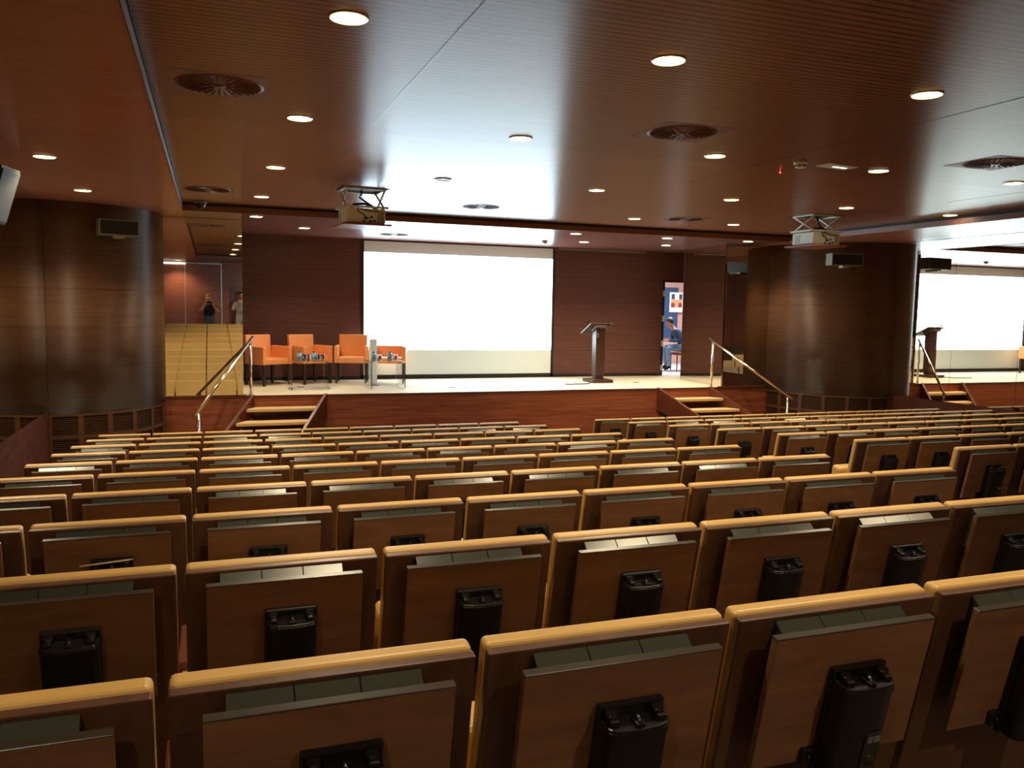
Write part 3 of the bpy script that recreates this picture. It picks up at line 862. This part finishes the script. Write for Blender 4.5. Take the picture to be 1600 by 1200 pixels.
# lectern
t = thing('lectern', 'dark wooden lectern with slanted top standing on the stage', 'lectern', (7.30, 15.12, ZST))
MB().box(-0.22, 0.22, -0.25, 0.25, 0.0, 0.065, bev=0.006).build('base', M['lectern'], t)
MB().box(-0.085, 0.085, -0.075, 0.075, 0.065, 0.13).build('plinth', M['lectern'], t)
MB().box(-0.10, 0.10, -0.09, 0.09, 0.13, 1.10, bev=0.006).build('post', M['lectern'], t)
tp = Mx((0, -0.14, 1.185), rx=R(-24))
MB().box(-0.25, 0.25, 0.0, 0.52, -0.022, 0.0, M=tp, bev=0.004).build('desk_top', M['lectern'], t)
MB().box(-0.14, 0.19, 0.02, 0.24, -0.09, -0.022, M=tp, bev=0.004).build('under_shelf', M['lectern'], t)
MB().box(-0.085, -0.045, -0.098, -0.088, 0.90, 0.985, bev=0.003).build('label_plate', M['lcd'], t)
b = MB(); b.tube([(-0.20, 0.05, 1.16), (-0.235, 0.02, 1.20), (-0.265, 0.0, 1.215)], 0.007, 8); b.tube([(-0.255, 0.005, 1.212), (-0.295, -0.02, 1.205)], 0.020, 10)
b.build('microphone', M['black'], t)
b = MB(); b.tube([(0.13, -0.16, 1.165), (0.19, -0.17, 1.165)], 0.018, 10); b.build('reading_lamp', M['black'], t)
b = MB(); b.tube([(6.42, 14.72, ZST + 0.008), (6.52, 14.66, ZST + 0.008), (6.62, 14.70, ZST + 0.008), (6.74, 14.68, ZST + 0.008), (6.88, 14.70, ZST + 0.008), (7.07, 14.95, ZST + 0.008)], 0.010, 8)
tag(b.build('power_cable', M['blackmat']), 'dark cable lying on the stage floor beside the lectern', 'cable')
for lab, x, y in (('small dark floor socket in front of the second armchair', 1.48, 14.98), ('small dark floor socket at the screen side of the clear tables', 4.1, 14.5), ('small floor socket between the lectern and the open door', 8.05, 14.9)):
    t = thing('floor_socket', lab, 'floor socket', (x, y, ZST), 0, 'floor sockets on the stage')
    MB().box(-0.055, 0.055, -0.04, 0.04, 0, 0.006, bev=0.002).build('cover', M['blackmat'], t)
    MB().box(-0.02, 0.02, -0.012, 0.012, 0.006, 0.009).build('flap', M['grey'], t)

# poster in the back room
t = thing('wall_poster', 'white poster with dark and orange squares on the back-room wall', 'poster', (12.03, 20.11, CZ + 0.22))
MB().box(-0.21, 0.21, 0, 0.02, -0.27, 0.27).build('sheet', M['paper'], t)
b = MB(); b.box(-0.16, -0.06, -0.004, 0.0, 0.08, 0.22); b.build('dark_square', M['darkprint'], t)
b = MB(); b.box(0.08, 0.17, -0.004, 0.0, 0.08, 0.22); b.build('dark_square', M['darkprint'], t)
b = MB(); b.box(-0.17, 0.17, -0.004, 0.0, -0.02, 0.07); b.box(-0.04, 0.05, -0.004, 0.0, -0.14, -0.02); b.build('orange_band', M['orangeprint'], t)
b = MB(); b.box(-0.17, -0.05, -0.004, 0.0, -0.14, -0.02); b.build('red_square', M['darkred'], t)
b = MB(); b.box(0.06, 0.17, -0.004, 0.0, -0.14, -0.02); b.build('red_square', M['darkred'], t)

# ------------------------------------------------------------------ people
def hand(P, E, nm, w, d, n, mat, curl=0.5, s=1.0, side=1):
    """palm + four fingers + thumb; d = finger direction, n = palm normal, side picks the thumb side"""
    d = Vector(d).normalized(); n = Vector(n).normalized(); u = d.cross(n).normalized()
    w = Vector(w)
    P[nm + 'palm'] = (w + d * 0.055 * s, 0.026 * s); E.append((nm, nm + 'palm', mat))
    for i, (off, ln) in enumerate(((0.030, 0.070), (0.010, 0.080), (-0.010, 0.074), (-0.029, 0.058))):
        k = w + d * 0.092 * s + u * off * s * side
        a = k + (d * (1 - 0.3 * curl) + n * 0.5 * curl).normalized() * ln * 0.5 * s
        c = a + (d * (1 - curl) + n * curl).normalized() * ln * 0.5 * s
        for q, (nn, p, r) in enumerate((('k', k, 0.0095), ('m', a, 0.0085), ('t', c, 0.007))):
            P['%s%s%d' % (nm, nn, i)] = (p, r * s)
        E.append((nm + 'palm', '%sk%d' % (nm, i), mat)); E.append(('%sk%d' % (nm, i), '%sm%d' % (nm, i), mat)); E.append(('%sm%d' % (nm, i), '%st%d' % (nm, i), mat))
    b = w + d * 0.03 * s + u * 0.03 * s * side
    c = b + (d * 0.7 + u * 0.6 * side + n * 0.35).normalized() * 0.05 * s
    P[nm + 'th1'] = (b, 0.012 * s); P[nm + 'th2'] = (c, 0.009 * s)
    E.append((nm, nm + 'th1', mat)); E.append((nm + 'th1', nm + 'th2', mat))
def person(label, loc, P, E, mats, rz=0.0, hair=None, root='pelvis'):
    names = list(P)
    idx = {n: i for i, n in enumerate(names)}
    me = bpy.data.meshes.new('person')
    me.from_pydata([tuple(P[n][0]) for n in names], [(idx[a], idx[b]) for a, b, _ in E], [])
    o = bpy.data.objects.new('person_tmp', me); link(o)
    md = o.modifiers.new('skin', 'SKIN'); md.use_smooth_shade = True; md.branch_smoothing = 0.4
    sv = me.skin_vertices[0].data
    for n in names:
        r = P[n][1]
        sv[idx[n]].radius = r if isinstance(r, tuple) else (r, r)
        sv[idx[n]].use_root = (n == root)
    sb = o.modifiers.new('sub', 'SUBSURF'); sb.levels = 2; sb.render_levels = 2
    dg = bpy.context.evaluated_depsgraph_get(); dg.update()
    nm = bpy.data.meshes.new_from_object(o.evaluated_get(dg))
    bpy.data.objects.remove(o)
    nm.name = 'person'
    nm.materials.clear()
    for m in mats: nm.materials.append(m)
    segs = [(Vector(P[a][0]), Vector(P[b][0]), mt) for a, b, mt in E]
    for f in nm.polygons:
        c = f.center; best = (9, 0)
        for a, b, mt in segs:
            ab = b - a; t = max(0, min(1, (c - a).dot(ab) / max(1e-9, ab.length_squared)))
            dd = (c - (a + ab * t)).length
            if dd < best[0]: best = (dd, mt)
        f.material_index = best[1]; f.use_smooth = True
    o = bpy.data.objects.new('person', nm); o.location = loc; o.rotation_euler = (0, 0, rz); link(o)
    tag(o, label, 'person')
    return o
def head(P, E, base, up, fwd, skin, s=1.0):
    """neck base -> skull with nose, chin and ears"""
    b = Vector(base); up = Vector(up).normalized(); fwd = Vector(fwd).normalized(); sd = up.cross(fwd).normalized()
    P['neck'] = (b + up * 0.05, 0.050 * s); P['jaw'] = (b + up * 0.11 + fwd * 0.035, 0.062 * s)
    P['skull'] = (b + up * 0.18 + fwd * 0.018, 0.088 * s); P['crown'] = (b + up * 0.245 + fwd * 0.0, 0.062 * s)
    P['nose'] = (b + up * 0.150 + fwd * 0.125, 0.012 * s); P['chin'] = (b + up * 0.085 + fwd * 0.085, 0.022 * s)
    for n, k in (('earl', 1), ('earr', -1)): P[n] = (b + up * 0.155 + sd * 0.092 * k - fwd * 0.0, 0.014 * s); E.append(('skull', n, skin))
    E += [('neckbase', 'neck', skin), ('neck', 'jaw', skin), ('jaw', 'skull', skin), ('skull', 'crown', skin), ('skull', 'nose', skin), ('jaw', 'chin', skin)]
    return b + up * 0.18 + fwd * 0.018, up, fwd, sd
def face_bits(o, hc, up, fwd, sd):
    rot = Matrix((sd, fwd, up)).transposed().to_4x4()
    for k in (-1, 1):
        b = MB(); b.lathe([(0, -0.010), (0.008, -0.006), (0.010, 0), (0.008, 0.006), (0, 0.010)], n=12, M=Matrix.Translation(hc + sd * 0.032 * k + fwd * 0.083 + up * 0.0))
        b.build('eye', M['blackmat'], o)
    b = MB(); b.box(-0.022, 0.022, -0.005, 0.006, -0.006, 0.006, M=Matrix.Translation(hc - up * 0.068 + fwd * 0.088) @ rot, bev=0.004); b.build('mouth', M['darkred'], o)
def hair_cap(o, hc, up, fwd, sd, mat, length=0.0):
    rot = Matrix((sd, fwd, up)).transposed().to_4x4()
    Mt = Matrix.Translation(hc - fwd * 0.028 + up * 0.018) @ rot
    prof = [(0, 0.115), (0.05, 0.106), (0.085, 0.075), (0.100, 0.03), (0.098, -0.02)]
    if length > 0: prof += [(0.105, -0.08), (0.112, -0.16), (0.095, -length), (0.0, -length - 0.03)]
    else: prof += [(0.08, -0.055), (0.0, -0.07)]
    b = MB(); b.lathe(prof, n=28, M=Mt)
    for v in b.bm.verts:
        q = Mt.inverted() @ v.co
        if q.y > 0.02 and q.z < 0.055: q.y = 0.02 + (q.y - 0.02) * 0.25 if length > 0 else min(q.y, 0.03)
        v.co = Mt @ q
    b.build('hair', mat, o)

# photographer: blond, black top, phone raised; stands behind the nearest row
fz = floor_z(-0.36)
h = CZ - fz
P, E = {}, []
P['pelvis'] = ((0, 0, 0.93), 0.135); P['waist'] = ((0, 0, 1.04), 0.15); P['chest'] = ((0, 0.01, 1.21), 0.165); P['neckbase'] = ((0, 0.01, 1.385), 0.070)
E += [('pelvis', 'waist', 1), ('waist', 'chest', 0), ('chest', 'neckbase', 0)]
HI = head(P, E, (0, 0.01, 1.385), (0, 0.06, 1), (0, 1, -0.05), 2)
for n, s in (('l', -1), ('r', 1)):
    P['sh' + n] = ((0.165 * s, 0, 1.32), 0.078); P['el' + n] = ((0.25 * s, 0.13, 1.12), 0.065); P['wr' + n] = ((0.115 * s, 0.29, h - 0.075), 0.029)
    E += [('chest', 'sh' + n, 0), ('sh' + n, 'el' + n, 0), ('el' + n, 'wr' + n, 2)]
    hand(P, E, 'wr' + n, P['wr' + n][0], (-0.25 * s, 0.25, 0.9), (-0.9 * s, 0.1, 0), 2, 0.75, 1.0, s)
    P['hip' + n] = ((0.085 * s, 0, 0.88), 0.105); P['kn' + n] = ((0.095 * s, 0.02, 0.48), 0.066); P['an' + n] = ((0.095 * s, -0.02, 0.09), 0.045); P['to' + n] = ((0.105 * s, 0.13, 0.035), 0.035)
    E += [('pelvis', 'hip' + n, 1), ('hip' + n, 'kn' + n, 1), ('kn' + n, 'an' + n, 1), ('an' + n, 'to' + n, 0)]
o = person('person with long blond hair and black top raising a phone, seen in the mirror', (-0.02, -0.36, fz), P, E, [M['blackcloth'], M['greycloth'], M['skin']])
face_bits(o, *HI); hair_cap(o, *HI, M['blond'], 0.27)
# second onlooker in cream, hand at the chin
fz2 = floor_z(-0.38)
P, E = {}, []
P['pelvis'] = ((0, 0, 0.99), 0.14); P['waist'] = ((0, 0, 1.14), 0.125); P['chest'] = ((0, 0.01, 1.32), 0.145); P['neckbase'] = ((0, 0.01, 1.49), 0.072)
E += [('pelvis', 'waist', 0), ('waist', 'chest', 0), ('chest', 'neckbase', 0)]
HI = head(P, E, (0, 0.01, 1.49), (0, 0.04, 1), (-0.25, 1, 0), 2)
for n, s in (('l', -1), ('r', 1)):
    P['sh' + n] = ((0.175 * s, 0, 1.435), 0.065)
    if s < 0:
        P['eln'] = ((-0.25, 0.12, 1.20), 0.05); P['wrl'] = ((-0.10, 0.22, 1.40), 0.031)
        E += [('chest', 'shl', 0), ('shl', 'eln', 0), ('eln', 'wrl', 0)]
        hand(P, E, 'wrl', P['wrl'][0], (0.4, -0.15, 0.85), (0.2, -0.9, 0), 2, 0.8, 1.0, 1)
    else:
        P['elr'] = ((0.26, 0.05, 1.16), 0.05); P['wrr'] = ((0.12, 0.21, 1.16), 0.031)
        E += [('chest', 'shr', 0), ('shr', 'elr', 0), ('elr', 'wrr', 0)]
        hand(P, E, 'wrr', P['wrr'][0], (-0.9, 0.2, 0.1), (0, -0.9, 0.2), 2, 0.5, 1.0, -1)
    P['hip' + n] = ((0.09 * s, 0, 0.93), 0.105); P['kn' + n] = ((0.10 * s, 0.02, 0.51), 0.068); P['an' + n] = ((0.10 * s, -0.02, 0.09), 0.046); P['to' + n] = ((0.11 * s, 0.14, 0.035), 0.036)
    E += [('pelvis', 'hip' + n, 0), ('hip' + n, 'kn' + n, 1), ('kn' + n, 'an' + n, 1), ('an' + n, 'to' + n, 3)]
o = person('person in pale cream clothes with a hand at the chin, seen in the mirror', (0.93, -0.38, fz2), P, E, [M['creamcloth'], M['creamcloth'], M['skin'], M['blackcloth']])
face_bits(o, *HI); hair_cap(o, *HI, M['darkhair'])
# seated man in the back room
P, E = {}, []
P['pelvis'] = ((0, 0, 0.56), 0.14); P['waist'] = ((-0.03, 0, 0.70), 0.13); P['chest'] = ((-0.13, 0, 0.87), 0.16); P['neckbase'] = ((-0.24, 0, 1.01), 0.075)
E += [('pelvis', 'waist', 0), ('waist', 'chest', 0), ('chest', 'neckbase', 0)]
HI = head(P, E, (-0.24, 0, 1.01), (-0.55, 0, 0.85), (-0.80, 0, -0.6), 2)
for n, s in (('l', -1), ('r', 1)):
    P['sh' + n] = ((-0.18, 0.18 * s, 0.97), 0.072); P['el' + n] = ((-0.16, 0.26 * s, 0.74), 0.052); P['wr' + n] = ((-0.40, 0.10 * s, 0.72), 0.032)
    E += [('chest', 'sh' + n, 0), ('sh' + n, 'el' + n, 0), ('el' + n, 'wr' + n, 0)]
    hand(P, E, 'wr' + n, P['wr' + n][0], (-0.8, -0.4 * s, 0.15), (0.1, 0, 0.9), 2, 0.6, 1.0, -s)
    P['hip' + n] = ((-0.02, 0.09 * s, 0.55), 0.115); P['kn' + n] = ((-0.44, 0.13 * s, 0.55), 0.075); P['an' + n] = ((-0.36, 0.12 * s, 0.10), 0.048); P['to' + n] = ((-0.52, 0.13 * s, 0.04), 0.038)
    E += [('pelvis', 'hip' + n, 1), ('hip' + n, 'kn' + n, 1), ('kn' + n, 'an' + n, 1), ('an' + n, 'to' + n, 3)]
mx, my = 10.80, 17.70
o = person('seated person in a navy jacket and pale jeans, seen through the open door', (mx, my, ZST), P, E, [M['navy'], M['jeans'], M['skin'], M['blackcloth']], R(-8))
face_bits(o, *HI); hair_cap(o, *HI, M['darkhair'])
t = thing('dining_chair', 'red upholstered chair under the seated person behind the door', 'chair', (mx + 0.02, my, ZST), R(-8))
MB().box(-0.27, 0.22, -0.23, 0.23, 0.385, 0.435, bev=0.015).build('seat', M['redseat'], t)
MB().box(0.20, 0.24, -0.22, 0.22, 0.44, 0.88, bev=0.012).build('backrest', M['redseat'], t)
for x in (-0.23, 0.20):
    for y in (-0.19, 0.19):
        b = MB(); b.tube([(x, y, 0), (x, y, 0.39)], 0.014, 8); b.build('leg', M['blackmat'], t)
t = thing('notice_board', 'dark blue-grey board on the back-room wall behind the seated person', 'board', (11.80, 20.14, CZ))
MB().box(-0.30, 0.30, 0, 0.05, -0.75, 0.62, bev=0.006).build('panel', M['navy'], t)
# the raised phone
t = thing('smartphone', 'dark phone held up in front of the blond person, seen in the mirror', 'phone', (0, 0, CZ), 0)
pm = Mx((0.0, -0.022, -0.012))
MB().box(-0.074, 0.074, -0.004, 0.004, -0.038, 0.036, M=pm, bev=0.003).build('phone_body', M['black'], t)

# ------------------------------------------------------------------ light in the back room, camera, view
L = bpy.data.lights.new('back_room_daylight_fill', 'AREA'); L.energy = 105; L.size = 1.6; L.color = (0.88, 0.94, 1.0)  # added area lamp standing in for the bluish daylight in there
lo = bpy.data.objects.new('back_room_daylight_fill', L); lo.location = (10.9, 18.0, ZS - 0.05); link(lo)

w = bpy.data.worlds.new('World'); SC.world = w; w.use_nodes = True
w.node_tree.nodes['Background'].inputs['Color'].default_value = (0.01, 0.01, 0.01, 1)
w.node_tree.nodes['Background'].inputs['Strength'].default_value = 0.3

cam = bpy.data.cameras.new('camera'); co = bpy.data.objects.new('camera', cam); link(co)
cam.sensor_fit = 'HORIZONTAL'; cam.sensor_width = 36; cam.lens = 1305.4 / 1600 * 36
cam.clip_start = 0.005; cam.clip_end = 100
yaw, pitch, roll = R(19.9), R(5.234), R(-1.016)
cy, sy, cp, sp = math.cos(yaw), math.sin(yaw), math.cos(pitch), math.sin(pitch)
f = Vector((sy * cp, cy * cp, -sp)); r = Vector((cy, -sy, 0)); d = f.cross(r)
r2 = math.cos(roll) * r + math.sin(roll) * d; d2 = -math.sin(roll) * r + math.cos(roll) * d
mat = Matrix((r2, -d2, -f)).transposed().to_4x4(); mat.translation = Vector((0, 0, CZ))
co.matrix_world = mat
SC.camera = co
SC.view_settings.view_transform = 'Standard'
SC.view_settings.look = 'None'
SC.view_settings.exposure = 0.72
SC.view_settings.gamma = 1.0
SC.view_settings.use_curve_mapping = False
SC.cycles.use_denoising = True
SC.cycles.max_bounces = 10
SC.cycles.diffuse_bounces = 4
SC.cycles.glossy_bounces = 6
SC.cycles.transmission_bounces = 8
SC.cycles.sample_clamp_indirect = 6
